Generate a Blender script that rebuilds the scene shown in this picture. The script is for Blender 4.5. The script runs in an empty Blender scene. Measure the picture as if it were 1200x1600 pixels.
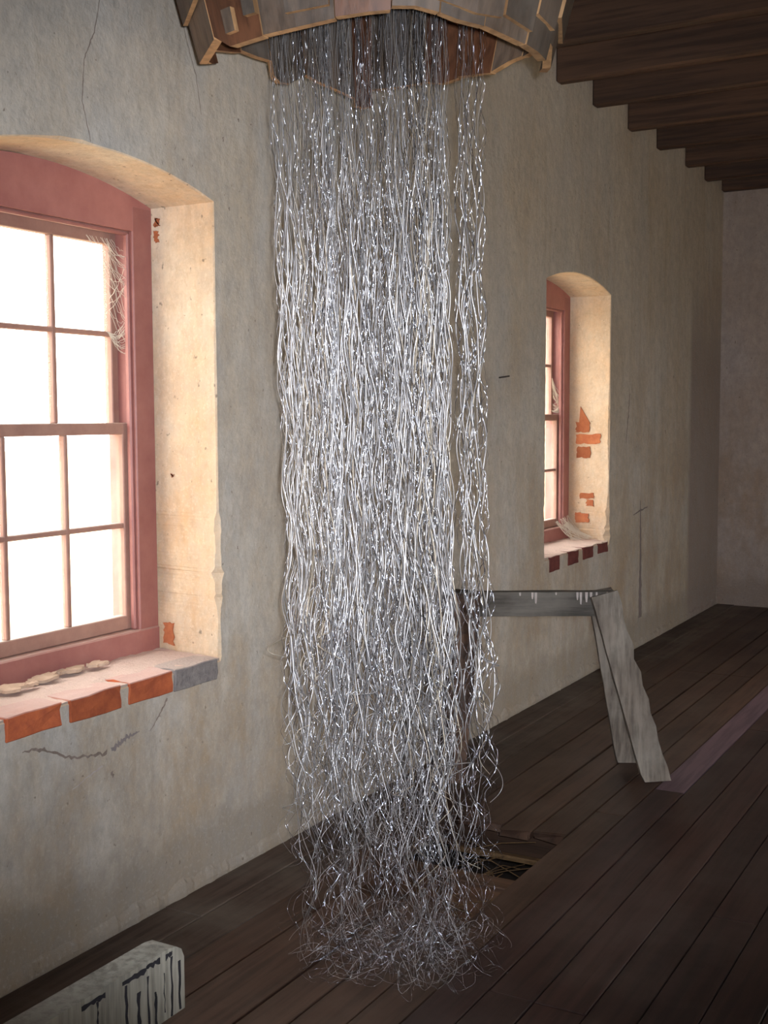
import bpy, bmesh, math, random
import numpy as np
from mathutils import Vector, Matrix, noise
from mathutils.geometry import tessellate_polygon

random.seed(7)
rng = np.random.default_rng(11)
scene = bpy.context.scene
COL = scene.collection

# ------------------------------------------------------------------ camera
PSI, TH, ROLL, FPX = math.radians(29.505), math.radians(4.537), math.radians(-0.2386), 1863.3
CAM = Vector((2.508, 0.0, 1.6))
cam_d = bpy.data.cameras.new('camera')
cam = bpy.data.objects.new('camera', cam_d)
COL.objects.link(cam)
fwd = Vector((-math.sin(PSI) * math.cos(TH), math.cos(PSI) * math.cos(TH), -math.sin(TH)))
rgt = Vector((math.cos(PSI), math.sin(PSI), 0))
upv = rgt.cross(fwd)
r2 = rgt * math.cos(ROLL) + upv * math.sin(ROLL)
u2 = upv * math.cos(ROLL) - rgt * math.sin(ROLL)
m3 = Matrix((r2, u2, -fwd)).transposed()
cam.matrix_world = Matrix.Translation(CAM) @ m3.to_4x4()
cam_d.sensor_fit = 'VERTICAL'
cam_d.sensor_height = 24.0
cam_d.lens = 24.0 * FPX / 1600.0
cam_d.clip_start = 0.05
scene.camera = cam

# ------------------------------------------------------------------ world, lights, exposure
world = bpy.data.worlds.new('sky')
scene.world = world
world.use_nodes = True
wn = world.node_tree.nodes
wn['Background'].inputs['Color'].default_value = (1.0, 0.985, 0.96, 1)      # bright hazy sky
wn['Background'].inputs['Strength'].default_value = 9.0

fl = bpy.data.lights.new('camera_flash', 'SPOT')                          # the camera's own flash, beside the lens
fl.energy = 740
fl.spot_size = math.radians(66)
fl.spot_blend = 1.0
fl.color = (0.83, 0.905, 1.0)
fl.shadow_soft_size = 0.022
flo = bpy.data.objects.new('camera_flash', fl)
flo.matrix_world = Matrix.Translation(CAM + rgt * 0.05 + Vector((0, 0, 0.035))) @ m3.to_4x4() @ Matrix.Rotation(math.radians(4), 4, 'X')
COL.objects.link(flo)

vs = scene.view_settings
vs.view_transform = 'Standard'
vs.look = 'None'
vs.exposure = 0.0
vs.gamma = 1.0
vs.use_curve_mapping = False
scene.cycles.max_bounces = 10
scene.cycles.diffuse_bounces = 6
scene.cycles.transparent_max_bounces = 24
scene.cycles.sample_clamp_indirect = 6.0


# ------------------------------------------------------------------ materials
def new_mat(name):
    m = bpy.data.materials.new(name)
    m.use_nodes = True
    nt = m.node_tree
    b = nt.nodes['Principled BSDF']
    return m, nt, b


class NT:
    def __init__(self, nt):
        self.nt = nt
        self.co = nt.nodes.new('ShaderNodeTexCoord').outputs['Object']

    def n(self, t, **kw):
        o = self.nt.nodes.new(t)
        for k, v in kw.items():
            setattr(o, k, v)
        return o

    def l(self, a, b):
        self.nt.links.new(a, b)

    def mapping(self, scale, loc=(0, 0, 0), rot=(0, 0, 0)):
        mp = self.n('ShaderNodeMapping')
        mp.inputs['Scale'].default_value = scale
        mp.inputs['Location'].default_value = loc
        mp.inputs['Rotation'].default_value = rot
        self.l(self.co, mp.inputs['Vector'])
        return mp.outputs[0]

    def noise(self, scale, stretch=(1, 1, 1), detail=5, rough=.6, loc=(0, 0, 0)):
        t = self.n('ShaderNodeTexNoise')
        t.inputs['Scale'].default_value = scale
        t.inputs['Detail'].default_value = detail
        t.inputs['Roughness'].default_value = rough
        self.l(self.mapping(stretch, loc), t.inputs['Vector'])
        return t.outputs['Fac']

    def ramp(self, fac, stops):
        r = self.n('ShaderNodeValToRGB')
        els = r.color_ramp.elements
        while len(els) < len(stops):
            els.new(0.5)
        for e, (p, c) in zip(els, stops):
            e.position = p
            e.color = (c if isinstance(c, tuple) else (c, c, c)) + (1,)
        self.l(fac, r.inputs['Fac'])
        return r.outputs['Color']

    def mix(self, fac, a, b, mode='MIX'):
        mx = self.n('ShaderNodeMix', data_type='RGBA', blend_type=mode)
        for sock, v in ((mx.inputs['Factor'], fac), (mx.inputs[6], a), (mx.inputs[7], b)):
            if isinstance(v, (int, float)):
                sock.default_value = v if sock.type == 'VALUE' else (v, v, v, 1)
            elif isinstance(v, tuple):
                sock.default_value = v + (1,)
            else:
                self.l(v, sock)
        return mx.outputs[2]

    def math(self, op, a, b=None, c=None, clamp=False):
        m = self.n('ShaderNodeMath', operation=op, use_clamp=clamp)
        for i, v in enumerate((a, b, c)):
            if v is None:
                continue
            if isinstance(v, (int, float)):
                m.inputs[i].default_value = v
            else:
                self.l(v, m.inputs[i])
        return m.outputs[0]

    def bump(self, h, strength, dist, bsdf):
        b = self.n('ShaderNodeBump')
        b.inputs['Strength'].default_value = strength
        b.inputs['Distance'].default_value = dist
        self.l(h, b.inputs['Height'])
        self.l(b.outputs[0], bsdf.inputs['Normal'])

    def rand(self):
        return self.n('ShaderNodeObjectInfo').outputs['Random']


def plaster_mat(name, light, warm, grey, shade_strip=False):
    m, nt, b = new_mat(name)
    t = NT(nt)
    c = t.mix(t.ramp(t.noise(1.3, (1, 1, .7), 6), [(.38, 0.0), (.66, 1.0)]), light, warm)
    c = t.mix(t.ramp(t.noise(2.6, (1, 1, .35), 7, .65, (3, 1, 5)), [(.45, 0.0), (.7, .75)]), c, grey)
    # vertical run-off streaks
    c = t.mix(t.ramp(t.noise(6.5, (1, 1, .09), 5, .6, (7, 2, 1)), [(.52, 0.0), (.74, .5)]), c, (warm[0] * .72, warm[1] * .62, warm[2] * .5))
    zsep = t.n('ShaderNodeSeparateXYZ')
    t.l(t.co, zsep.inputs[0])
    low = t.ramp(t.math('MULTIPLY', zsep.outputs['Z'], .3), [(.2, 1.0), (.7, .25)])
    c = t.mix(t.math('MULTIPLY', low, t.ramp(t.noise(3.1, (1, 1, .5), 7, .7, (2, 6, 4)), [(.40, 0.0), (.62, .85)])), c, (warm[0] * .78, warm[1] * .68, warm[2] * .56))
    # rising damp just above the floor
    sx = t.n('ShaderNodeSeparateXYZ')
    t.l(t.co, sx.inputs[0])
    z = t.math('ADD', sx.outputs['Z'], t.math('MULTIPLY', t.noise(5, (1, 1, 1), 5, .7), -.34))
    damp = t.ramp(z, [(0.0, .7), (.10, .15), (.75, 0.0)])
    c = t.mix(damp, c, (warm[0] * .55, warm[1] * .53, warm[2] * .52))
    if shade_strip:                                            # shade towards the back corner, painted into the wall colour
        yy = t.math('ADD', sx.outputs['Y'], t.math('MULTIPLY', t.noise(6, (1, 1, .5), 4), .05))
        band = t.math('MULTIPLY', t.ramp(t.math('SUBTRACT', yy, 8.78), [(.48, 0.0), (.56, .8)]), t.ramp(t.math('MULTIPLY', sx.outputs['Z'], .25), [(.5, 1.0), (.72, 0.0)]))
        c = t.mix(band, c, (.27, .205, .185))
    # blotchy mottling and specks
    c = t.mix(t.ramp(t.noise(15, (1, 1, .8), 7, .75), [(.35, .42), (.6, 0.0)]), c, tuple(v * .62 for v in grey))
    c = t.mix(t.ramp(t.noise(38, (1, 1, .6), 6, .75, (5, 2, 8)), [(.34, .34), (.52, 0.0)]), c, tuple(v * .62 for v in warm))
    c = t.mix(t.ramp(t.noise(70, (1, 1, 1), 4, .7, (1, 2, 3)), [(.54, 0.0), (.70, .2)]), c, tuple(min(1, v * 1.25) for v in light))
    c = t.mix(t.ramp(t.noise(46, (1, 1, .8), 2, .5, (9, 9, 2)), [(.70, 0.0), (.76, .7)]), c, (.16, .12, .09))
    t.l(c, b.inputs['Base Color'])
    b.inputs['Roughness'].default_value = .92
    b.inputs['Specular IOR Level'].default_value = .15
    h = t.math('ADD', t.math('MULTIPLY', t.noise(4, detail=8, rough=.6), 1.0), t.math('MULTIPLY', t.noise(60, detail=4), .12))
    t.bump(h, .55, .03, b)
    return m


def wood_mat(name, dark, light, stretch, rough=.6, dust=None, dust_amt=.5, var=.35, bump=.35, spec=.35, scale=7):
    """grain runs along the axis with the smallest stretch value"""
    m, nt, b = new_mat(name)
    t = NT(nt)
    g = t.noise(scale, stretch, 7, .65)
    c = t.mix(t.ramp(g, [(.32, 0.0), (.68, 1.0)]), dark, light)
    fine = t.noise(scale * 5, stretch, 4, .6, (4, 4, 4))
    c = t.mix(t.ramp(fine, [(.38, .55), (.56, 0.0)]), c, tuple(v * .45 for v in dark))
    rv = t.math('MULTIPLY_ADD', t.rand(), var * 2, 1 - var)
    hs = t.n('ShaderNodeHueSaturation')
    t.l(c, hs.inputs['Color'])
    t.l(rv, hs.inputs['Value'])
    c = hs.outputs[0]
    if dust:
        c = t.mix(t.ramp(t.noise(2.3, (1, 1, 1), 6, .65, (1, 8, 3)), [(.42, 0.0), (.72, dust_amt)]), c, dust)
    t.l(c, b.inputs['Base Color'])
    b.inputs['Roughness'].default_value = rough
    b.inputs['Specular IOR Level'].default_value = spec
    t.bump(t.math('ADD', g, t.math('MULTIPLY', fine, .5)), bump, .006, b)
    return m


def speck_mat(name, base, alt, scale=14, rough=.85, dust=None, spec=.2, bump=.3, dist=.006, var=.12, dz=.75):
    m, nt, b = new_mat(name)
    t = NT(nt)
    c = t.mix(t.ramp(t.noise(scale, detail=6, rough=.65), [(.36, 0.0), (.66, 1.0)]), base, alt)
    rv = t.math('MULTIPLY_ADD', t.rand(), var * 2, 1 - var)
    hs = t.n('ShaderNodeHueSaturation')
    t.l(c, hs.inputs['Color'])
    t.l(rv, hs.inputs['Value'])
    c = hs.outputs[0]
    if dust:                                             # dust lies on faces that look up
        g = t.n('ShaderNodeNewGeometry')
        s = t.n('ShaderNodeSeparateXYZ')
        t.l(g.outputs['True Normal'], s.inputs[0])
        up = t.ramp(s.outputs['Z'], [(.55, 0.0), (.85, 1.0)])
        pat = t.ramp(t.noise(9, detail=6), [(.3, 1.0), (.75, dz)])
        c = t.mix(t.math('MULTIPLY', up, pat), c, dust)
    t.l(c, b.inputs['Base Color'])
    b.inputs['Roughness'].default_value = rough
    b.inputs['Specular IOR Level'].default_value = spec
    t.bump(t.noise(scale * 3, detail=5), bump, dist, b)
    return m


M = {}
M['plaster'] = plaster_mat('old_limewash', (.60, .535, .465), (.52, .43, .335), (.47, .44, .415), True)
M['plaster_strip'] = plaster_mat('shade_strip_plaster', (.36, .29, .25), (.33, .25, .20), (.29, .25, .235))  # darker plaster tone for the painted corner shade, not assigned
M['plaster_back'] = plaster_mat('back_limewash', (.50, .415, .375), (.45, .35, .29), (.385, .33, .31))
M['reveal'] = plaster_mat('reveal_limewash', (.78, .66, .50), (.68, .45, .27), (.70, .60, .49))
M['redpaint'] = speck_mat('dull_red_paint', (.37, .15, .125), (.31, .115, .098), 9, .5, dust=(.45, .32, .27), spec=.4, bump=.15, dz=.35)
M['sashpaint'] = speck_mat('faded_sash_paint', (.36, .20, .15), (.29, .15, .115), 12, .55, dust=(.5, .4, .33), spec=.35, bump=.2)
M['brick'] = speck_mat('orange_brick', (.52, .13, .05), (.36, .085, .04), 22, .9, dust=(.62, .44, .39), bump=.5, var=.2)
M['brickraw'] = speck_mat('bare_brick', (.44, .15, .065), (.34, .10, .045), 22, .9, bump=.5, var=.2)
M['brickdark'] = speck_mat('dark_red_brick', (.19, .055, .045), (.13, .04, .035), 22, .9, dust=(.58, .44, .38), bump=.5)
M['greybrick'] = speck_mat('cemented_brick', (.30, .26, .24), (.20, .17, .165), 30, .95, dust=(.55, .45, .40), bump=.8, dist=.01)
M['mortar'] = speck_mat('pale_mortar', (.46, .36, .29), (.36, .28, .23), 26, .95, dust=(.66, .50, .43), bump=.8, dist=.01)
M['flake'] = speck_mat('plaster_flake', (.58, .43, .32), (.44, .31, .22), 20, .9, bump=.5)
M['crack'] = speck_mat('crack_dirt', (.27, .205, .17), (.17, .125, .10), 40, 1, bump=0)
M['stain'] = speck_mat('soot_stain', (.25, .20, .185), (.20, .165, .155), 30, 1, bump=0)
M['plank'] = wood_mat('floorboard_wood', (.026, .0115, .0096), (.060, .028, .0218), (1, .05, 1), .55, (.11, .08, .07), .4, .35)
M['plank_dusty'] = wood_mat('dusty_floorboard_wood', (.06, .036, .026), (.12, .078, .056), (1, .05, 1), .7, (.17, .135, .105), .8, .15)
M['plank_brown'] = wood_mat('brown_floorboard_wood', (.040, .019, .012), (.098, .050, .032), (1, .05, 1), .55, (.14, .095, .07), .45, .25)
M['plank_mauve'] = wood_mat('mauve_board', (.15, .092, .105), (.21, .128, .146), (1, .06, 1), .6, None, 0, .08)  # lighter mauve tone than the other boards
M['joist'] = wood_mat('old_joist_wood', (.055, .028, .017), (.125, .062, .034), (.05, 1, 1), .6, None, 0, .25)
M['ceilboard'] = wood_mat('ceiling_board_wood', (.035, .020, .014), (.06, .035, .024), (1, .05, 1), .8)
M['hopper'] = wood_mat('chute_board_wood', (.058, .036, .024), (.135, .085, .056), (1, 1, .07), .6, (.16, .135, .115), .75, .4, .5)
M['hopper_red'] = wood_mat('chute_board_red', (.085, .032, .016), (.18, .072, .034), (1, 1, .07), .55, None, 0, .2, .4)
M['hopper_edge'] = wood_mat('raw_broken_wood', (.33, .17, .075), (.46, .26, .12), (1, 1, .3), .6, None, 0, .2)
M['trestle'] = wood_mat('weathered_grey_wood', (.13, .10, .08), (.30, .25, .205), (1, 1, .05), .8, (.38, .34, .29), .7, .1, .6, .2, 9)
M['trestle_beam'] = wood_mat('weathered_grey_beam', (.10, .085, .07), (.19, .16, .135), (.1, .1, 1), .8, (.26, .23, .2), .5, .1, .6, .2, 9)
M['drip'] = speck_mat('pale_paint_drip', (.55, .47, .42), (.45, .36, .33), 40, .7, bump=0)
M['whitewood'] = wood_mat('peeling_white_paint', (.25, .22, .175), (.43, .39, .32), (1, 1, .08), .75, (.52, .48, .42), .6, .05, .6, .3, 16)
M['darkgap'] = speck_mat('bare_dark_wood', (.035, .03, .035), (.02, .018, .02), 30, .9, bump=.2)
M['earth'] = speck_mat('dark_earth', (.045, .03, .022), (.025, .017, .013), 6, 1)
M['straw'] = speck_mat('dry_straw', (.16, .095, .045), (.10, .055, .025), 30, .8)
M['ground'] = speck_mat('dry_grass_ground', (.60, .51, .36), (.52, .44, .30), 1.5, 1)
M['iron'] = speck_mat('rusty_iron', (.06, .04, .035), (.04, .03, .025), 60, .7)

# wire: bright crimped metal
m, nt, b = new_mat('crimped_bright_wire')
b.inputs['Base Color'].default_value = (.45, .425, .425, 1)
b.inputs['Metallic'].default_value = .66
b.inputs['Roughness'].default_value = .33
b.inputs['Specular IOR Level'].default_value = .8
M['wire'] = m
m, nt, b = new_mat('tan_reflection_wire')
b.inputs['Base Color'].default_value = (.46, .385, .30, 1)  # warm reflection of the window reveal, put into the wire colour
b.inputs['Metallic'].default_value = .5
b.inputs['Roughness'].default_value = .42
M['tan_reflection'] = m
m, nt, b = new_mat('glittering_thread')
b.inputs['Base Color'].default_value = (.55, .56, .64, 1)
b.inputs['Metallic'].default_value = 1
b.inputs['Roughness'].default_value = .17
M['glitter'] = m
# cobweb: faint pale threads
m, nt, b = new_mat('dusty_cobweb')
b.inputs['Base Color'].default_value = (.70, .60, .48, 1)
b.inputs['Roughness'].default_value = 1
b.inputs['Specular IOR Level'].default_value = 0
M['web'] = m
# thin dusty window glass
m = bpy.data.materials.new('dusty_window_glass')
m.use_nodes = True
nt = m.node_tree
nt.nodes.clear()
t = NT(nt)
out = t.n('ShaderNodeOutputMaterial')
tr = t.n('ShaderNodeBsdfTransparent')
tr.inputs['Color'].default_value = (.97, .97, .96, 1)
gl = t.n('ShaderNodeBsdfGlossy')
gl.inputs['Roughness'].default_value = .03
df = t.n('ShaderNodeBsdfTranslucent')
df.inputs['Color'].default_value = (.9, .86, .8, 1)
fw_ = t.n('ShaderNodeLayerWeight')
fres = t.math('MULTIPLY_ADD', t.math('POWER', fw_.outputs['Facing'], 5.0), .5, .04)
m1 = t.n('ShaderNodeMixShader')
m2_ = t.n('ShaderNodeMixShader')
t.l(t.ramp(t.noise(5, detail=5), [(.35, .02), (.7, .06)]), m1.inputs[0])
t.l(tr.outputs[0], m1.inputs[1])
t.l(df.outputs[0], m1.inputs[2])
t.l(fres, m2_.inputs[0])
t.l(m1.outputs[0], m2_.inputs[1])
t.l(gl.outputs[0], m2_.inputs[2])
t.l(m2_.outputs[0], out.inputs['Surface'])
M['glass'] = m


# ------------------------------------------------------------------ geometry helpers
def link(name, me, parent=None, mats=None):
    o = bpy.data.objects.new(name, me)
    COL.objects.link(o)
    if parent is not None:
        o.parent = parent
    if mats and me is not None:
        for mm in (mats if isinstance(mats, (list, tuple)) else [mats]):
            me.materials.append(M[mm] if isinstance(mm, str) else mm)
    return o


def empty(name, loc=(0, 0, 0), rz=0):
    o = bpy.data.objects.new(name, None)
    COL.objects.link(o)
    o.location = loc
    o.rotation_euler.z = rz
    o.empty_display_size = .1
    return o


def tag(o, label=None, cat=None, group=None, kind=None):
    for k, v in (('label', label), ('category', cat), ('group', group), ('kind', kind)):
        if v:
            o[k] = v
    return o


def bm_obj(name, bm, parent=None, mats=None, smooth=False):
    bmesh.ops.recalc_face_normals(bm, faces=bm.faces[:])
    me = bpy.data.meshes.new(name)
    bm.to_mesh(me)
    bm.free()
    if smooth:
        me.polygons.foreach_set('use_smooth', [True] * len(me.polygons))
    return link(name, me, parent, mats)


def add_box(bm, lo, hi, bev=0.0, jit=0.0, mat=0):
    vs_ = []
    for x in (lo[0], hi[0]):
        for y in (lo[1], hi[1]):
            for z in (lo[2], hi[2]):
                vs_.append(bm.verts.new((x + random.uniform(-jit, jit), y + random.uniform(-jit, jit), z + random.uniform(-jit, jit))))
    idx = ((0, 1, 3, 2), (4, 6, 7, 5), (0, 4, 5, 1), (2, 3, 7, 6), (0, 2, 6, 4), (1, 5, 7, 3))
    fs = [bm.faces.new([vs_[i] for i in f]) for f in idx]
    for f in fs:
        f.material_index = mat
    if bev:
        es = list({e for f in fs for e in f.edges})
        bmesh.ops.bevel(bm, geom=es, offset=bev, segments=1, affect='EDGES', profile=.5)


def box_obj(name, lo, hi, parent, mats, bev=0.0, jit=0.0):
    bm = bmesh.new()
    add_box(bm, lo, hi, bev, jit)
    return bm_obj(name, bm, parent, mats)


def prism(bm, pts, vec, mat=0, side_mat=None):
    """closed polygon (3-D points) pushed along vec"""
    a = [bm.verts.new(p) for p in pts]
    c = [bm.verts.new(Vector(p) + Vector(vec)) for p in pts]
    n = len(pts)
    fs = [bm.faces.new(a), bm.faces.new(c[::-1])]
    for f in fs:
        f.material_index = mat
    for i in range(n):
        f = bm.faces.new((a[i], a[(i + 1) % n], c[(i + 1) % n], c[i]))
        f.material_index = mat if side_mat is None else side_mat


def tubes(name, P, rad, sides=3, parent=None, mats=None):
    """P: [N, M, 3] polylines of equal length; rad scalar or [N, M]"""
    P = np.asarray(P, float)
    N, K, _ = P.shape
    T = np.gradient(P, axis=1)
    T /= np.linalg.norm(T, axis=2, keepdims=True) + 1e-9
    U = np.zeros_like(P)
    ref = np.where(np.abs(T[:, 0, :1]) < .8, np.array([[1., 0, 0]]), np.array([[0, 1., 0]]))
    u = np.cross(T[:, 0], ref)
    u /= np.linalg.norm(u, axis=1, keepdims=True)
    for k in range(K):
        u = u - T[:, k] * (u * T[:, k]).sum(1, keepdims=True)
        u /= np.linalg.norm(u, axis=1, keepdims=True) + 1e-9
        U[:, k] = u
    V = np.cross(T, U)
    R = np.broadcast_to(np.asarray(rad, float), (N, K))[..., None]
    ang = np.arange(sides) * 2 * math.pi / sides
    verts = np.stack([P + R * (math.cos(a) * U + math.sin(a) * V) for a in ang], axis=2)   # N,K,S,3
    base = (np.arange(N) * K * sides)[:, None, None]
    k = (np.arange(K - 1) * sides)[None, :, None]
    s = np.arange(sides)[None, None, :]
    s1 = (s + 1) % sides
    q = np.stack([base + k + s, base + k + s1, base + k + sides + s1, base + k + sides + s], axis=-1).reshape(-1)
    me = bpy.data.meshes.new(name)
    nv, nf = N * K * sides, N * (K - 1) * sides
    me.vertices.add(nv)
    me.vertices.foreach_set('co', verts.reshape(-1))
    me.loops.add(nf * 4)
    me.loops.foreach_set('vertex_index', q.astype(np.int32))
    me.polygons.add(nf)
    me.polygons.foreach_set('loop_start', np.arange(nf, dtype=np.int32) * 4)
    me.polygons.foreach_set('use_smooth', np.ones(nf, bool))
    me.update(calc_edges=True)
    me.validate()
    return link(name, me, parent, mats)


def ribbon(name, pts, widths, parent, mat, x=.0012, n=10, wob_=.45):
    """thin irregular mark on the window wall; pts are (y, z)"""
    fine = []
    for i in range(len(pts) - 1):
        for k in range(n):
            f = k / n
            y = pts[i][0] * (1 - f) + pts[i + 1][0] * f
            z = pts[i][1] * (1 - f) + pts[i + 1][1] * f
            w = widths[i] * (1 - f) + widths[i + 1] * f
            fine.append((y, z, w))
    fine.append((*pts[-1], widths[-1]))
    bm = bmesh.new()
    prev = None
    for i, (y, z, w) in enumerate(fine):
        j = max(0, i - 1), min(len(fine) - 1, i + 1)
        dy, dz = fine[j[1]][0] - fine[j[0]][0], fine[j[1]][1] - fine[j[0]][1]
        L = math.hypot(dy, dz) or 1
        ny, nz = -dz / L, dy / L
        wob = random.uniform(-1, 1) * w * wob_
        w *= random.uniform(1 - wob_, 1 + wob_ * .6)
        a = bm.verts.new((x, y + ny * (w / 2 + wob), z + nz * (w / 2 + wob)))
        c = bm.verts.new((x, y + ny * (-w / 2 + wob), z + nz * (-w / 2 + wob)))
        if prev:
            bm.faces.new((prev[0], prev[1], c, a))
        prev = (a, c)
    return bm_obj(name, bm, parent, mat)


# ------------------------------------------------------------------ room dimensions
Y0, Y1 = -2.2, 10.2          # along the window wall
XR = 5.4                     # opposite wall
HJ, HC = 3.453, 3.69         # underside of joists, of boards
WT = .46                     # wall thickness

WIN = {                      # centre y, half width, sill z, spring z, rise
    1: (2.747, .527, .765, 2.325, .078),
    2: (6.822, .545, .795, 2.365, .078),
}


def arch_outline(cy, hw, z0, zs, rise, n_side=130, n_arch=24, n_bot=22):
    """closed outline (y, z), counter-clockwise, plus a chip size at each point"""
    pts = []
    for i in range(n_bot):
        pts.append((cy - hw + 2 * hw * i / n_bot, z0))
    for i in range(n_side):
        pts.append((cy + hw, z0 + (zs - z0) * i / n_side))
    for i in range(n_arch):
        u = 1 - 2 * i / n_arch
        pts.append((cy + hw * u, zs + rise * (1 - u * u)))
    for i in range(n_side):
        pts.append((cy - hw, zs - (zs - z0) * i / n_side))
    return pts


def holed_wall(name, sgn, x_face, outer, holes, chips, mats):
    """wall with openings; sgn=-1: thickness runs towards -x from x_face"""
    bm = bmesh.new()
    loops = [[Vector((y, z, 0)) for y, z in outer]]
    rims = []
    for h, ch in zip(holes, chips):
        n = len(h)
        cy = sum(p[0] for p in h) / n
        off = []
        for i, (y, z) in enumerate(h):
            a, c = h[i - 1], h[(i + 1) % n]
            dy, dz = c[0] - a[0], c[1] - a[1]
            L = math.hypot(dy, dz) or 1
            off.append((y + dz / L * ch[i], z - dy / L * ch[i]))
        rims.append(off)
        loops.append([Vector((y, z, 0)) for y, z in off])
    tris = tessellate_polygon(loops)
    flat = [p for lp in loops for p in lp]
    vv = [bm.verts.new((x_face, p.x, p.y)) for p in flat]
    vb = [bm.verts.new((x_face + sgn * WT, p.x, p.y)) for p in flat]
    for tr_ in tris:
        try:
            bm.faces.new([vv[i] for i in tr_])
            bm.faces.new([vb[i] for i in tr_[::-1]])
        except ValueError:
            pass
    k = len(loops[0])
    n = k
    for i in range(n):
        bm.faces.new((vv[i], vv[(i + 1) % n], vb[(i + 1) % n], vb[i]))
    for h, ch in zip(holes, chips):
        n = len(h)
        inner = [bm.verts.new((x_face + sgn * (ch[i] * 1.1 + .001), y, z)) for i, (y, z) in enumerate(h)]
        for i in range(n):
            j = (i + 1) % n
            f = bm.faces.new((vv[k + i], vv[k + j], inner[j], inner[i]))
            f.material_index = 1
            f = bm.faces.new((inner[i], inner[j], vb[k + j], vb[k + i]))
            f.material_index = 1
        k += n
    o = bm_obj(name, bm, None, mats)
    return o


def chip_sizes(h, spots, base=.003):
    out_ = []
    for y, z in h:
        c = base * (.5 + 1.2 * abs(noise.noise(Vector((y * 9, z * 9, 1.3))))) + .0015
        for (sy, sz, r, amp) in spots:
            d = math.hypot(y - sy, z - sz)
            if d < r:
                c += amp * (1 - d / r) * (.4 + .9 * abs(noise.noise(Vector((y * 31, z * 31, 4)))) + .3 * random.random())
        out_.append(c)
    return out_


# ------------------------------------------------------------------ walls
h1 = arch_outline(*WIN[1])
h2 = arch_outline(*WIN[2])
c1 = chip_sizes(h1, [(3.274, 1.22, .06, .02), (3.274, 1.05, .16, .022), (2.6, 2.40, .09, .012), (3.274, .80, .1, .008)])
c2 = chip_sizes(h2, [(7.367, .98, .13, .022), (7.367, 1.5, .3, .009), (7.367, .83, .12, .03), (6.277, 1.5, .7, .012), (6.277, 1.0, .4, .016)])
outer = [(Y0 - .4, -.4), (Y1 + .4, -.4), (Y1 + .4, 3.95), (Y0 - .4, 3.95)]
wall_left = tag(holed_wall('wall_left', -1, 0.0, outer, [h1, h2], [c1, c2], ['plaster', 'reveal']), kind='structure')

h3 = arch_outline(8.3, .545, .795, 2.365, .078)  # unseen window opening, added to light that side
h4 = [(4.7, .001), (6.1, .001), (6.1, 1.0), (6.1, 2.3), (5.4, 2.3), (4.7, 2.3), (4.7, 1.0)]  # unseen doorway, added to let light onto the window wall
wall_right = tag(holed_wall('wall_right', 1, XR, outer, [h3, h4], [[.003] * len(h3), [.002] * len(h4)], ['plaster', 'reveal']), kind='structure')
tag(box_obj('wall_back', (-.01, Y1, -.4), (XR + .01, Y1 + .4, 3.95), None, 'plaster_back'), kind='structure')
tag(box_obj('wall_front', (-.01, Y0 - .4, -.4), (XR + .01, Y0, 3.95), None, 'plaster_back'), kind='structure')

# cracks and marks in the plaster of the window wall
ribbon('crack', [(2.69, 2.41), (2.66, 2.52), (2.67, 2.64), (2.715, 2.73), (2.75, 2.86), (2.775, 3.0), (2.80, 3.1)], [.004, .004, .003, .004, .003, .004, .003], wall_left, 'crack')
ribbon('crack', [(3.215, 2.60), (3.19, 2.72), (3.14, 2.83), (3.10, 2.95), (3.06, 3.05), (3.03, 3.14)], [.002, .004, .003, .003, .003, .003], wall_left, 'crack')
ribbon('crack', [(2.36, .665), (2.42, .66), (2.47, .64), (2.55, .60), (2.63, .587), (2.70, .577)], [.004, .012, .007, .010, .007, .014], wall_left, 'crack', n=7)
ribbon('crack', [(2.72, .583), (2.76, .598), (2.80, .605), (2.85, .612)], [.012, .02, .014, .003], wall_left, 'stain', n=7)
ribbon('crack', [(2.985, .69), (2.96, .655), (2.93, .625), (2.90, .60)], [.010, .006, .004, .002], wall_left, 'crack', n=6)
ribbon('scratch', [(2.55, .505), (2.68, .545)], [.004, .006], wall_left, 'drip', n=10)
ribbon('soot_streak', [(8.03, 1.02), (8.04, .8), (8.05, .5), (8.05, .2)], [.012, .03, .05, .08], wall_left, 'stain', n=12, wob_=.12)
ribbon('soot_streak', [(7.87, .93), (8.03, .95), (8.2, .965)], [.004, .014, .006], wall_left, 'stain', n=8, wob_=.2)
ribbon('stain_run', [(7.77, 1.75), (7.74, 1.6), (7.70, 1.42)], [.012, .02, .008], wall_left, 'stain', n=8)
for (y, z, s) in ((3.33, 2.55, .010), (3.42, 2.63, .008), (3.36, 2.32, .008), (2.72, .515, .014), (3.6, 1.9, .007), (3.38, 1.15, .008), (5.4, 1.9, .012), (8.6, 1.5, .02), (8.8, 1.9, .015)):
    ribbon('plaster_pit', [(y, z), (y + s * .4, z - s * 1.4)], [s * .8, s * .5], wall_left, 'crack', n=3)

# crumbling skirt of plaster along the foot of the wall
bm = bmesh.new()
prev = None
NS = 640
for i in range(NS + 1):
    y = Y0 + (Y1 - Y0) * i / NS
    n1 = noise.noise(Vector((y * 3.1, 0, 0)))
    n2 = noise.noise(Vector((y * 13, 5, 0)))
    n3 = noise.noise(Vector((y * 41, 9, 0)))
    hgt = .035 + .03 * n1 + .022 * n2 + .010 * n3
    dep = max(.003, .010 + .010 * n2 + .007 * n3)
    hgt = max(.006, hgt)
    row = [bm.verts.new((.0002, y, hgt + .016)), bm.verts.new((dep * .75, y, hgt)), bm.verts.new((dep, y, hgt * .5)), bm.verts.new((dep * .8, y, .001))]
    if prev:
        for k in range(3):
            bm.faces.new((prev[k], prev[k + 1], row[k + 1], row[k]))
    prev = row
tag(bm_obj('crumbling_plaster_edge', bm, wall_left, 'plaster'), 'crumbling grey plaster edge at the floor')

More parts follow.
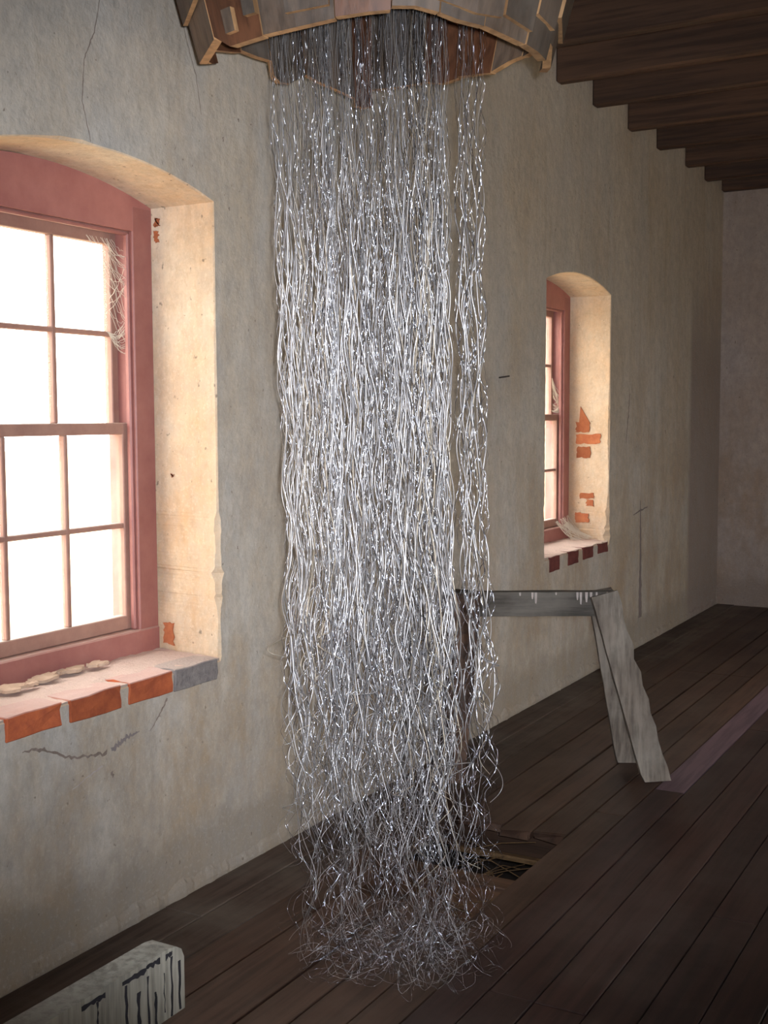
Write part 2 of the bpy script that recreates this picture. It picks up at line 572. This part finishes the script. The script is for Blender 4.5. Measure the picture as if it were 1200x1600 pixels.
# nail in the wall
tubes('nail', [[(0, 5.63, 1.80), (.02, 5.64, 1.803), (.045, 5.66, 1.808), (.047, 5.661, 1.8085)]], .004, 6, wall_left, 'iron')
# patches of bare brick on the far reveal of the second window and a bit of brick on the first
RY = WIN[2][0] + WIN[2][1]
def reveal_brick(xa, xb, za, zb, top_pt=None, parent=wall_left, ry=RY):
    bm = bmesh.new()
    pts = []
    nn = 6
    for i in range(nn):
        pts.append((xa + (xb - xa) * i / nn, za))
    for i in range(nn):
        pts.append((xb, za + (zb - za) * i / nn))
    if top_pt:
        pts += [(xb, zb), top_pt, (xa * .8 + xb * .2, zb)]
    else:
        for i in range(nn):
            pts.append((xb + (xa - xb) * i / nn, zb))
    for i in range(nn):
        pts.append((xa, zb + (za - zb) * i / nn))
    pts = [(x + random.uniform(-.006, .006), z + random.uniform(-.005, .005)) for x, z in pts]
    prism(bm, [(x, ry + .002, z) for x, z in pts], (0, -.006, 0))
    return bm_obj('bare_brick', bm, parent, 'brickraw')
reveal_brick(-.225, -.135, 1.50, 1.56, (-.20, 1.66))
reveal_brick(-.225, -.06, 1.425, 1.485)
reveal_brick(-.215, -.125, 1.335, 1.405)
reveal_brick(-.20, -.10, 1.07, 1.105)
reveal_brick(-.15, -.10, 1.02, 1.06)
reveal_brick(-.225, -.135, .915, .975)
reveal_brick(-.245, -.205, .80, .875, ry=WIN[1][0] + WIN[1][1])
reveal_brick(-.255, -.235, 2.265, 2.29, ry=WIN[1][0] + WIN[1][1])
reveal_brick(-.255, -.24, 2.21, 2.245, ry=WIN[1][0] + WIN[1][1])
reveal_brick(-.2, -.192, 1.395, 1.405, ry=WIN[1][0] + WIN[1][1])

# ------------------------------------------------------------------ floor: joists, boards
floor = tag(box_obj('floor', (-.3, Y0 - .3, -.55), (XR + .3, Y1 + .3, -.42), None, 'earth'), kind='structure')
for k in range(16):
    y = Y0 + .35 + .8 * k
    box_obj('floor_joist', (0.0, y - .045, -.24), (XR, y + .045, -.034), floor, 'joist', .004)
edges = [.004, .155, .30, .447, .652, .782, .915, 1.04, 1.168, 1.305, 1.455, 1.59, 1.733]
while edges[-1] < XR - .1:
    edges.append(edges[-1] + .142)
edges[-1] = XR - .003
HOLE = (3.38, 4.22)
for i in range(len(edges) - 1):
    a, c = edges[i], edges[i + 1]
    g = .0035 if i not in (3, 4) else .009
    zt = random.uniform(-.004, .0)
    cuts = [Y0 + .005]
    y = Y0 + random.uniform(1.2, 4.0)
    while y < Y1 - .6:
        cuts.append(Y0 + .35 + .8 * round((y - Y0 - .35) / .8))
        y += random.uniform(2.6, 4.4)
    cuts.append(Y1 - .005)
    mat = 'plank_dusty' if i < 2 else 'plank_brown' if i < 7 else 'plank'
    segs = [(cuts[k], cuts[k + 1], mat) for k in range(len(cuts) - 1)]
    if i in (3, 4, 5):                                   # boards missing where the wire drops through the floor
        segs = [(Y0 + .005, .2, mat), (.2, HOLE[0] + (.0, .05, -.06)[i - 3], mat), (HOLE[1] + (.03, -.02, .01)[i - 3], 7.4, mat), (7.4, Y1 - .005, mat)]
    if i == 7:
        segs = [(Y0 + .005, 1.8, mat), (1.8, 4.955, mat), (4.955, 7.9, 'plank_mauve'), (7.9, Y1 - .005, 'plank_mauve')]
    for (ya, yb, mm) in segs:
        bm = bmesh.new()
        dz = random.uniform(-.0015, .0015)
        add_box(bm, (a + g / 2, ya + .001, -.034), (c - g / 2, yb - .001, zt + dz), .0025)
        if i in (3, 4, 5) and (abs(ya - HOLE[1]) < .1 or abs(yb - HOLE[0]) < .1):     # split ends
            for v in bm.verts:
                if abs(v.co.y - ya) < .006 and abs(ya - HOLE[1]) < .1:
                    v.co.y += random.uniform(-.05, .03)
                if abs(v.co.y - yb) < .006 and abs(yb - HOLE[0]) < .1:
                    v.co.y += random.uniform(-.03, .05)
        bm_obj('floorboard', bm, floor, mm)
# a broken lath and straw in the hole
box_obj('broken_lath', (.47, 4.12, -.10), (.90, 4.155, -.085), floor, 'straw', .002, .006)
ST = []
for i in range(34):
    x, y = random.uniform(.47, .9), random.uniform(3.45, 4.18)
    a = random.uniform(0, math.pi)
    L = random.uniform(.05, .14)
    z = random.uniform(-.14, -.05)
    p0 = np.array([x - math.cos(a) * L, y - math.sin(a) * L, z])
    p1 = np.array([x + math.cos(a) * L, y + math.sin(a) * L, z + random.uniform(-.05, .05)])
    p0[0], p1[0] = np.clip([p0[0], p1[0]], .455, .905)
    mid = (p0 + p1) / 2 + np.array([0, 0, random.uniform(0, .03)])
    ST.append([p0, mid, p1])
tag(tubes('straw', ST, .0022, 3, None, 'straw'), 'dry straw lying in the floor hole beside the wire strands', 'straw', kind='stuff')

# ------------------------------------------------------------------ ceiling: boards and joists
ceiling = tag(box_obj('ceiling', (-.02, Y0 - .02, HC), (XR + .02, Y1 + .02, HC + .05), None, 'ceilboard'), kind='structure')
jy = [10.12, 9.568, 9.015, 8.285, 7.651, 6.982, 6.387]
y = 6.387
while y > Y0 + .5:
    y -= .64
    jy.append(y)
for y in jy:
    if abs(y - 3.187) < .05:
        continue                                         # cut away for the chute
    th = .075
    o = box_obj('joist', (0.0, y, HJ + random.uniform(-.006, .006)), (XR, min(y + th, Y1 - .001), HC), ceiling, 'joist', .011)


# ------------------------------------------------------------------ windows
def make_window(name, cy, hw, z0, zs, rise, ext, sgn=-1, x0=0.0, detail=True):
    """6-over-6 sash window set back in the wall"""
    win = tag(empty(name, (x0, cy, z0)), kind='structure')

    def X(d):                                            # depth behind the room face
        return sgn * d

    def bar(bm, d0, d1, ya, yb, za, zb, bev=.003):
        lo, hi = sorted((X(d0), X(d1)))
        add_box(bm, (lo, ya, za), (hi, yb, zb), bev)

    def part(nm, args, parent, mt, bev=.003):
        bm = bmesh.new()
        bar(bm, *args, bev)
        return bm_obj(nm, bm, parent, mt)
    jw = .098
    d0, d1 = .272, .40
    zb, zi, zh = .018, .098, zs - z0 - .088              # frame bottom, inner bottom, inner head
    fr_ = empty('frame')
    fr_.parent = win
    for s in (-1, 1):
        ya, yb = sorted((s * (hw + .002), s * (hw - jw)))
        part('jamb', (d0, d1, ya, yb, zb, zs - z0 - .002), fr_, 'redpaint', .004)
        # staff bead round the opening
        yb2, yc = sorted((s * (hw - jw), s * (hw - jw - .014)))
        part('bead', (d0 + .012, d0 + .034, yb2, yc, zi, zh), fr_, 'redpaint', .005)
    bm = bmesh.new()
    pts = [(-hw - .002, zh), (hw + .002, zh)]
    for i in range(25):
        u = 1 - 2 * i / 24
        pts.append(((hw + .002) * u, zs - z0 + rise * (1 - u * u) + .002))
    lo, hi = sorted((X(d0 + .0006), X(d1)))
    prism(bm, [(lo, p, q) for p, q in pts], (hi - lo, 0, 0))
    bm_obj('head', bm, fr_, 'redpaint')
    part('bead', (d0 + .012, d0 + .034, -hw + jw, hw - jw, zh - .014, zh), fr_, 'redpaint', .005)
    bm = bmesh.new()
    bar(bm, d0 - .006, d1 + .02, -hw - .001, hw + .001, .0, zi, .005)
    bm_obj('bottom_rail', bm, fr_, 'redpaint')
    iw = hw - jw                                         # half inner width
    zm = 1.565 - .765                                    # meeting rail, from the sill

    def sash(nm, da, db, za, zt, rails, stile):
        bm = bmesh.new()
        for s in (-1, 1):
            ya, yb = sorted((s * (iw - .001), s * (iw - stile)))
            bar(bm, da, db, ya, yb, za, zt)
        bar(bm, da + .0005, db - .0005, -iw + .001, iw - .001, za, za + rails[0])
        bar(bm, da + .0005, db - .0005, -iw + .001, iw - .001, zt - rails[1], zt)
        so = bm_obj(nm, bm, win, 'sashpaint')
        gi = iw - stile
        zlo, zhi = za + rails[0], zt - rails[1]
        pw, ph = 2 * gi / 3, (zhi - zlo) / 2
        for k in (1, 2):
            y = -gi + pw * k
            part('muntin', (da + .004, db - .004, y - .009, y + .009, zlo, zhi), so, 'sashpaint', .003)
        part('muntin', (da + .0045, db - .0045, -gi, gi, zlo + ph - .009, zlo + ph + .009), so, 'sashpaint', .003)
        dm = (da + db) / 2
        for r_ in range(2):
            for k in range(3):
                part('pane', (dm - .0015, dm + .0015, -gi + pw * k - .003, -gi + pw * (k + 1) + .003, zlo + ph * r_ - .003, zlo + ph * (r_ + 1) + .003), so, 'glass', 0)
        return so
    sash('lower_sash', d0 + .036, d0 + .071, zi + .001, zm + .02, (.05, .04), .030)
    sash('upper_sash', d0 + .074, d0 + .109, zm - .02, zh - .001, (.04, .042), .034)
    return win


window_1 = make_window('window_1', *WIN[1], None)
window_2 = make_window('window_2', *WIN[2], None)
added_window = make_window('added_window', 8.3, .545, .795, 2.365, .078, None, 1, XR)  # out-of-view window added for its light


def sill(win, key, bricks, name_mats, rough_front):
    cy, hw, z0, zs, rise = WIN[key]
    # mortar bed with a dusty, uneven top
    bm = bmesh.new()
    nx, ny = 10, 40
    grid = []
    for i in range(nx + 1):
        row = []
        for j in range(ny + 1):
            x = -.275 + .271 * i / nx
            y = -hw + .001 + (2 * hw - .002) * j / ny
            z = .006 + .006 * noise.noise(Vector((x * 16, y * 11, key))) + .004 * noise.noise(Vector((x * 50, y * 45, key))) + .012 * (1 - i / nx)
            row.append(bm.verts.new((x, y, z)))
        grid.append(row)
    for i in range(nx):
        for j in range(ny):
            bm.faces.new((grid[i][j], grid[i + 1][j], grid[i + 1][j + 1], grid[i][j + 1]))
    for j in range(ny):                                   # front face of the bed, between and behind the bricks
        a, c = grid[nx][j], grid[nx][j + 1]
        d = bm.verts.new((a.co.x, a.co.y, -.065))
        e = bm.verts.new((c.co.x, c.co.y, -.065))
        bm.faces.new((a, c, e, d))
    s = bm_obj('sill_bed', bm, win, 'mortar')
    for (ya, yb, za, zb, mt) in bricks:
        bm = bmesh.new()
        add_box(bm, (-.10, ya - cy, za - z0), (.007, yb - cy, zb - z0), 0, .0025)
        es = bm.edges[:]
        bmesh.ops.subdivide_edges(bm, edges=es, cuts=2, use_grid_fill=True)
        for v in bm.verts:
            v.co += Vector((random.uniform(-.002, .002), random.uniform(-.003, .003), random.uniform(-.0025, .0025)))
        bmesh.ops.bevel(bm, geom=[e for e in bm.edges if e.calc_face_angle(0) > .9], offset=.003, segments=1, affect='EDGES')
        bm_obj('brick', bm, s, mt)
    return s


sill(window_1, 1, [(2.24, 2.275, .706, .776, 'brick'), (2.298, 2.512, .706, .778, 'brick'), (2.548, 2.768, .705, .777, 'brick'), (2.803, 3.012, .706, .777, 'brick'), (3.022, 3.25, .70, .776, 'greybrick')], None, None)
sill(window_2, 2, [(6.34, 6.49, .715, .803, 'brickdark'), (6.64, 6.80, .722, .802, 'brickdark'), (6.89, 7.06, .73, .803, 'brickdark'), (7.16, 7.34, .735, .802, 'brickdark')], None, None)

# loose plaster flakes lying along the first window's sill
flakes = [(2.36, -.235, .060, 'long plaster flake nearest the left end of the sill'),
          (2.50, -.215, .085, 'pale plaster flake leaning on the red bottom rail'),
          (2.66, -.225, .075, 'broken plaster flake in the middle of the brick sill'),
          (2.79, -.23, .060, 'tan plaster flake between sill middle and corner'),
          (2.90, -.225, .050, 'small plaster flake nearest the window corner'),
          (2.58, -.19, .03, 'tiny plaster crumb in front of the sill flakes')]
for (y, x, s, lab) in flakes:
    bm = bmesh.new()
    k = 26
    pts = []
    o1, o2 = random.uniform(0, 9), random.uniform(0, 9)
    for i in range(k):
        a = 2 * math.pi * i / k
        r_ = s * (.85 + .5 * noise.noise(Vector((math.cos(a) * 1.6 + o1, math.sin(a) * 1.6, o2))) + random.uniform(-.16, .1))
        pts.append((math.cos(a) * r_ * .42, math.sin(a) * r_, .004 * random.random() + .002))
    prism(bm, pts, (0, 0, .009))
    o = bm_obj('plaster_flake', bm, None, 'flake')
    o.location = (x, y, .765 + .022)
    o.rotation_euler = (random.uniform(-.05, .05), random.uniform(.05, .16), random.uniform(-.2, .2))
    tag(o, lab, 'plaster flake', 'plaster flakes on the brick window sill')


# cobwebs
def cobweb(name, label, pairs, n, sag, rad=.0009):
    P = []
    for _ in range(n):
        A, B = random.choice(pairs)
        a = np.array(A[0]) + (np.array(A[1]) - np.array(A[0])) * random.random()
        c = np.array(B[0]) + (np.array(B[1]) - np.array(B[0])) * random.random()
        row = []
        for k in range(9):
            f = k / 8
            q = a * (1 - f) + c * f
            q = q + np.array([random.uniform(-1, 1) * .003, random.uniform(-1, 1) * .003, -sag * 4 * f * (1 - f) * random.uniform(.6, 1.2)])
            row.append(q)
        P.append(row)
    return tag(tubes(name, P, rad, 3, None, 'web'), label, 'cobweb', kind='stuff')


yj1 = WIN[1][0] + WIN[1][1] - .1
cobweb('cobweb', 'dusty cobweb across the top right corner of the large near window', [
    (((-.345, yj1 - .16, 2.212), (-.345, yj1 - .02, 2.212)), ((-.292, yj1 - .004, 2.18), (-.292, yj1 - .004, 2.00))),
    (((-.35, yj1 - .035, 2.18), (-.35, yj1 - .035, 1.95)), ((-.292, yj1 - .004, 2.15), (-.30, yj1 - .004, 1.85))),
    (((-.35, yj1 - .05, 1.90), (-.35, yj1 - .03, 1.89)), ((-.31, yj1 - .003, 1.93), (-.31, yj1 - .003, 1.82)))], 46, .02)
yj2 = WIN[2][0] + WIN[2][1] - .1
cobweb('cobweb', 'dusty cobweb hanging beside the sash of the narrow far window', [
    (((-.34, yj2 - .04, 1.85), (-.34, yj2 - .02, 1.65)), ((-.285, yj2 + .01, 1.75), (-.285, yj2 + .01, 1.62))),
    (((-.34, yj2 - .06, 1.64), (-.34, yj2 - .02, 1.64)), ((-.285, yj2 + .01, 1.70), (-.285, yj2 + .01, 1.64)))], 45, .02, .0014)
cobweb('cobweb', 'dusty cobweb tangled over the sill of the narrow far window', [
    (((-.27, yj2 - .15, .93), (-.27, yj2 + .09, .96)), ((-.18, yj2 - .1, .815), (-.1, yj2 + .09, .815))),
    (((-.27, yj2 + .0, .90), (-.27, yj2 + .09, .92)), ((-.2, yj2 + .09, .86), (-.1, yj2 + .09, .82)))], 60, .02, .0014)

# ------------------------------------------------------------------ broken wooden chute above the wires
CX, CY = .79, 3.0
R0, RS, RZ = .458, .27, 2.55


def cone_pt(deg, z, off=0.0):
    r_ = R0 + RS * (z - RZ) + off
    a = math.radians(deg)
    return (CX + r_ * math.cos(a), CY + r_ * math.sin(a), z)


chute = empty('wooden_chute', (CX, CY, 2.55))
tag(chute, 'broken round wooden chute of jagged boards hanging above the wire strands', 'chute')


def chute_board(pts, top, off, th, mt, nm='board'):
    """pts: bottom contour [(deg, z)...] from low to high angle; board rises to z = top"""
    a0, a1 = pts[0][0], pts[-1][0]
    bm = bmesh.new()
    K = len(pts)
    inner_b, outer_b, inner_t, outer_t = [], [], [], []
    for (d, z) in pts:
        inner_b.append(bm.verts.new(Vector(cone_pt(d, z, off)) - chute.location))
        outer_b.append(bm.verts.new(Vector(cone_pt(d, z, off + th)) - chute.location))
        inner_t.append(bm.verts.new(Vector(cone_pt(d, top, off)) - chute.location))
        outer_t.append(bm.verts.new(Vector(cone_pt(d, top, off + th)) - chute.location))

    def f(vs_, mi=0):
        fa = bm.faces.new(vs_)
        fa.material_index = mi
    for i in range(K - 1):
        f((outer_b[i], outer_b[i + 1], outer_t[i + 1], outer_t[i]))
        f((inner_b[i + 1], inner_b[i], inner_t[i], inner_t[i + 1]))
        f((inner_b[i], inner_b[i + 1], outer_b[i + 1], outer_b[i]), 1)
        f((inner_t[i + 1], inner_t[i], outer_t[i], outer_t[i + 1]), 1)
    f((inner_b[0], outer_b[0], outer_t[0], inner_t[0]), 1)
    f((outer_b[-1], inner_b[-1], inner_t[-1], outer_t[-1]), 1)
    return bm_obj(nm, bm, chute, [mt, 'hopper_edge'])


TOP = HJ - .01
near = [
    [(-152, 2.60), (-148, 2.592), (-119, 2.585)],
    [(-118.6, 2.59), (-111, 2.552), (-105, 2.55), (-96, 2.551)],
    [(-95.6, 2.553), (-84, 2.556), (-72, 2.566)],
    [(-71.6, 2.568), (-62, 2.576), (-56, 2.580)],
    [(-55.6, 2.590), (-49, 2.592), (-42, 2.583)],
    [(-41.6, 2.582), (-36, 2.572), (-27, 2.568)],
    [(-26.6, 2.570), (-17, 2.561), (-8, 2.558)],
    [(-7.6, 2.558), (1, 2.556), (9, 2.553)],
    [(9.6, 2.60), (14, 2.60), (27, 2.575), (36, 2.585)],
]
nm_ = ['hopper', 'hopper_red', 'hopper', 'hopper_red', 'hopper', 'hopper', 'hopper', 'hopper', 'hopper']
for pts, mt in zip(near, nm_):
    chute_board(pts, TOP, random.uniform(0, .006), .024, mt)
far = [
    [(36.6, 2.67), (46, 2.68), (57, 2.68)],
    [(57.4, 2.684), (65, 2.684), (73, 2.668)],
    [(73.4, 2.664), (80, 2.672), (88, 2.676)],
    [(88.4, 2.672), (94, 2.662), (102, 2.675)],
    [(102.4, 2.672), (112, 2.662), (121, 2.656)],
    [(121.3, 2.60), (125, 2.592), (128, 2.60)],
    [(128.3, 2.628), (134, 2.65), (141, 2.672), (146, 2.692)],
    [(146.3, 2.690), (153, 2.654), (158, 2.650), (160, 2.668)],
    [(160.3, 2.716), (166, 2.718), (174, 2.722)],
    [(174.3, 2.715), (182, 2.70), (192, 2.68)],
    [(192.4, 2.64), (200, 2.62), (207.5, 2.61)],
]
for pts in far:
    chute_board(pts, TOP, random.uniform(0, .005), .024, random.choice(['hopper', 'hopper', 'hopper_red']))
# outer layer of short cover boards
cover = [([(-150, 2.70), (-121, 2.69)], .030, 'hopper'), ([(-86, 2.585), (-73, 2.592)], .029, 'hopper'), ([(-72, 2.66), (-60, 2.67)], .029, 'hopper_red'),
         ([(-47, 2.615), (-31, 2.588), (-22, 2.592)], .029, 'hopper'), ([(-21, 2.60), (-8, 2.585)], .029, 'hopper'), ([(-7, 2.63), (6, 2.62)], .029, 'hopper'), ([(9, 2.66), (30, 2.65)], .030, 'hopper')]
for pts, off, mt in cover:
    chute_board(pts, TOP, off, .013, mt, 'cover_board')
# short blocks nailed to the boards
for d, z0_, z1_ in ((-107, 2.575, 2.63), (-98, 2.60, 2.66)):
    chute_board([(d - 2.2, z0_), (d + 2.2, z0_)], z1_, .028, .014, 'hopper', 'cleat')

# ------------------------------------------------------------------ hanging crimped wires
RV = np.array([rgt.x, rgt.y]); NV = np.array([-rgt.y, rgt.x])      # across and along the view
curtain = empty('wire_curtain', (CX, CY, 0))
tag(curtain, 'tall column of crimped silvery wires hanging from the broken chute to the floor', 'wire curtain')
GAP = .208
locks = rng.uniform(-.30, .30, 46)


def strands(name, N, K, mat, radii, zend, amps, wls, crimp, frac, second=.22):
    lat, dep = [], []
    while len(lat) < N:
        a, d = rng.uniform(-1, 1), rng.uniform(-1, 1)
        r_ = math.hypot(a, d)
        if r_ > 1 or r_ < .12:
            continue
        la = a * .305
        if abs(la - GAP) < .020:                                     # a parting in the wires
            continue
        lat.append(la)
        dep.append(d * .27)
    lat, dep = np.array(lat), np.array(dep)
    lk = np.array([np.argmin(np.abs(locks - v)) for v in lat])       # strands gather loosely into locks
    lat = lat + (locks[lk] - lat) * .4
    lat = np.where(np.abs(lat - GAP) < .016, GAP + np.sign(lat - GAP + 1e-6) * .016, lat)
    zt = HC - .004
    s = np.linspace(0, 1, K)
    Z = np.zeros((N, K)); A = np.zeros((N, K)); D = np.zeros((N, K))
    ph1, ph2, ph3, ph4 = (rng.uniform(0, 6.283, N) for _ in range(4))
    lockph = (lk * 2.399) % 6.283
    wl = rng.uniform(wls[0], wls[1], N)
    kf = int(frac * K)
    for k in range(K):
        f = min(1, s[k] / frac)
        z = zt + (zend - zt) * f
        Z[:, k] = z
        amp = np.interp(z, [0, .35, .7, 1.2, 2.2, 2.6, 3.6], amps)
        flow = np.interp(z, [0, .5, .8, 1.3, 2.6], [.010, -.014, -.016, .006, .0])
        A[:, k] = lat * np.interp(z, [0, .4, 1.2, 2.2, 2.7, 3.7], [1.0, .97, 1.0, 1.0, 1.04, 1.1]) + flow * np.sin(2.2 * z + lat * 5 + 1) \
            + amp * np.sin(6.283 * z / wl + ph1 * .5 + lockph) + amp * second * np.sin(6.283 * z / (wl * .47) + ph2) \
            + crimp * np.sin(6.283 * z / .034 + ph3) + np.interp(z, [0, 1.6, 2.6], [.050, .018, .0])
        D[:, k] = dep + amp * np.sin(6.283 * z / (wl * 1.1) + ph3) + amp * second * np.sin(6.283 * z / (wl * .6) + ph4) + crimp * np.cos(6.283 * z / .041 + ph4)
    # tails: curl over the floor, or stop short in a frayed hook
    head = rng.uniform(0, 6.283, N)
    curv = rng.uniform(-16, 16, N)
    step = rng.uniform(.003, .009, N)
    on = zend < .04
    rmax = rng.uniform(.10, .34, N)
    for k in range(kf, K):
        curv = curv * .97 + rng.normal(0, 2.6, N)
        home = np.arctan2(-D[:, k - 1], .05 - A[:, k - 1])
        out_ = np.hypot(D[:, k - 1], A[:, k - 1] - .05) > rmax
        head = head + curv * step + np.where(out_, .35 * np.sin(home - head), 0)
        A[:, k] = np.where(on, A[:, k - 1] + np.cos(head) * step, A[:, k])
        D[:, k] = np.where(on, D[:, k - 1] + np.sin(head) * step, D[:, k])
        Z[:, k] = np.where(on, np.maximum(.004, Z[:, k - 1] + .004 * np.sin(ph1 + k * .21) + .001 * rng.normal(size=N)), Z[:, k])
    for i in range(N):
        if not on[i]:
            n = K - kf
            u = np.linspace(0, 1, n)
            rr = .015 + .03 * rng.random()
            A[i, kf:] = A[i, kf - 1] + rr * np.sin(u * 4 + ph2[i]) - rr * math.sin(ph2[i])
            D[i, kf:] = D[i, kf - 1] + rr * np.cos(u * 4 + ph3[i]) - rr * math.cos(ph3[i])
            Z[i, kf:] = np.maximum(.006, Z[i, kf - 1] - u * rng.uniform(.03, .14))
    P = np.stack([A * RV[0] + D * NV[0], A * RV[1] + D * NV[1], Z], axis=2)
    rad = np.interp(Z, [.0, .3, .9, 1.9, 2.25, 2.6], radii) * rng.uniform(.7, 1.3, (N, 1))
    return tag(tubes(name, P, rad, 4, curtain, mat), kind='stuff')


nw = 245
ze = np.where(rng.random(nw) < .18, .012, rng.uniform(.12, .95, nw))
strands('crimped_wires', nw, 220, 'wire', [.0003, .0005, .0016, .0017, .0007, .0003], ze, [.026, .024, .018, .011, .0095, .006, .002], (.30, .46), 0.0, .88)
ze = rng.uniform(.3, 1.0, 26)
strands('tan_reflection_wires', 26, 220, 'tan_reflection', [.0004, .0007, .0016, .0017, .0008, .0003], ze, [.026, .024, .018, .011, .0095, .006, .002], (.30, .46), 0.0, .88)  # strands coloured to stand in for warm reflections
ng = 135
ze = np.where(rng.random(ng) < .6, .012, rng.uniform(.05, .4, ng))
strands('glitter_threads', ng, 560, 'glitter', [.0003, .0005, .0008, .0008, .0007, .00045], ze, [.030, .026, .020, .012, .009, .006, .002], (.20, .34), .0013, .80, .35)


# ------------------------------------------------------------------ trestles
def beam_between(bm, p0, p1, width_dir, w, th, jit=0.0, segs=8, ragged=None):
    """plank from p0 to p1; w along width_dir, th across"""
    p0, p1 = Vector(p0), Vector(p1)
    ax = (p1 - p0).normalized()
    wd = (Vector(width_dir) - ax * Vector(width_dir).dot(ax)).normalized()
    td = ax.cross(wd)
    rows = []
    for i in range(segs + 1):
        c = p0.lerp(p1, i / segs)
        q = []
        for sw, st in ((-1, -1), (1, -1), (1, 1), (-1, 1)):
            ww = w / 2
            if ragged and sw > 0:
                ww -= ragged * max(0, noise.noise(Vector((i * .9, sw, 2.2)))) * (1 if 0 < i < segs else .3)
            q.append(bm.verts.new(c + wd * sw * (ww + random.uniform(-jit, jit)) + td * st * (th / 2 + random.uniform(-jit, jit))))
        rows.append(q)
    for a, c in zip(rows, rows[1:]):
        for k in range(4):
            bm.faces.new((a[k], a[(k + 1) % 4], c[(k + 1) % 4], c[k]))
    bm.faces.new(rows[0])
    bm.faces.new(rows[-1][::-1])


def foot_flat(bm, zmin):
    for v in bm.verts:
        if v.co.z < zmin:
            v.co.z = zmin


R3 = Vector((rgt.x, rgt.y, 0)); N3 = Vector((-rgt.y, rgt.x, 0))
top_r = Vector((.752, 5.078, 0)); top_l = top_r - R3 * .60
org = (top_r + top_l) / 2
tr1 = empty('trestle', (org.x, org.y, 0))
tag(tr1, 'weathered grey wooden trestle standing by the wall behind the wires', 'trestle')
zt1, bh = .822, .108
bm = bmesh.new()
beam_between(bm, top_r + R3 * .055 - org + Vector((0, 0, zt1 - bh / 2)), top_l - R3 * .1 - org + Vector((0, 0, zt1 - bh / 2)), (0, 0, 1), bh, .06, .0015, 10)
beam = bm_obj('beam', bm, tr1, 'trestle_beam')
for (dx, L) in ((-.03, .05), (-.055, .03), (-.075, .045), (-.10, .055), (-.115, .035), (-.30, .05), (-.315, .03), (-.21, .012), (-.37, .015), (.02, .05), (.04, .06)):
    bm = bmesh.new()
    c = top_r - org + R3 * dx - N3 * .0325
    w = random.uniform(.003, .006)
    prism(bm, [c + R3 * a + Vector((0, 0, z)) for a, z in ((-w, zt1), (w, zt1), (w * .9, zt1 - L * .6), (w * .5, zt1 - L), (-w * .5, zt1 - L * .96), (-w * .9, zt1 - L * .5))], -N3 * .003)
    bm_obj('paint_drip', bm, beam, 'drip')
for (tp, lean, dsp, w, th, rag) in ((top_r, .225, -.125, .122, .04, .03), (top_r, .16, .13, .11, .04, 0), (top_l, -.08, -.125, .11, .04, 0), (top_l, -.08, .13, .11, .04, 0)):
    s_ = -1 if dsp < 0 else 1
    bm = bmesh.new()
    a = tp - org + N3 * s_ * .052 + Vector((0, 0, zt1 - .004))
    c = tp - org + R3 * lean + N3 * dsp * 1.0 + Vector((0, 0, -.012))
    c += N3 * s_ * .02
    beam_between(bm, a, c, R3, w, th, .0015, 14, rag)
    foot_flat(bm, .0)
    bm_obj('leg', bm, tr1, 'trestle' if lean > 0 else 'joist')

# near trestle: only the end of its peeling white beam is in view
tr2 = empty('trestle', (1.371, .55, 0))
tag(tr2, 'trestle with peeling white beam end at the lower left corner', 'trestle')
bw, ye, yn = .046, 1.355, -.20
bm = bmesh.new()
# beam profile along y with a rounded far corner
prof = [(yn - .55, .717), (ye - .55, .717), (ye - .55, .797), (ye - .556, .811), (ye - .568, .819), (ye - .585, .822), (yn - .55, .822)]
prism(bm, [(-bw / 2, y, z) for y, z in prof], (bw, 0, 0))
bmesh.ops.bevel(bm, geom=[e for e in bm.edges if e.calc_face_angle(0) > .25 and abs((e.verts[0].co - e.verts[1].co).x) < 1e-5 and min(v.co.z for v in e.verts) > .75], offset=.006, segments=2, affect='EDGES')
beam2 = bm_obj('beam', bm, tr2, 'whitewood')
xf = bw / 2
for (dy, w, za, zb) in ((.012, .004, .720, .795), (.030, .0035, .718, .808), (.066, .005, .718, .770), (.082, .004, .718, .800), (.102, .005, .718, .785), (.128, .005, .718, .806), (.185, .003, .775, .808), (.046, .0015, .73, .79), (.215, .004, .72, .75), (.27, .004, .72, .79)):
    y = ye - .55 - dy
    bm = bmesh.new()
    pts = [(xf - .004, y + random.uniform(-.0015, .0015) + sgn_ * w / 2 * random.uniform(.6, 1.2), za + (zb - za) * i / 6) for sgn_, rngs in ((1, range(7)), (-1, range(6, -1, -1))) for i in rngs]
    prism(bm, pts, (.0048, 0, 0))
    bm_obj('bare_streak', bm, beam2, 'darkgap')
for (ya, yb, zz) in ((.085, .135, .814), (.055, .085, .816), (.17, .215, .814), (.028, .042, .815)):
    bm = bmesh.new()
    pts = []
    kk = 8
    for i in range(kk + 1):
        pts.append((xf - .004, ye - .55 - ya - (yb - ya) * i / kk, zz + random.uniform(-.0005, .002)))
    for i in range(kk, -1, -1):
        pts.append((xf - .004, ye - .55 - ya - (yb - ya) * i / kk, zz - random.uniform(.003, .009)))
    prism(bm, pts, (.0049, 0, 0))
    bm_obj('bare_streak', bm, beam2, 'darkgap')
for (yy, lean) in ((ye - .55 - .46, .12), (yn - .55 + .30, -.12)):
    for s_ in (-1, 1):
        bm = bmesh.new()
        beam_between(bm, (s_ * (bw / 2 + .02), yy, .80), (s_ * .24, yy + lean, -.012), (0, 1, 0), .11, .036, .001, 8)
        foot_flat(bm, 0)
        bm_obj('leg', bm, tr2, 'whitewood')

# ------------------------------------------------------------------ outside
g = box_obj('ground_outside', (-60, -50, -.8), (60, 70, -.6), None, 'ground')
tag(g, kind='structure')
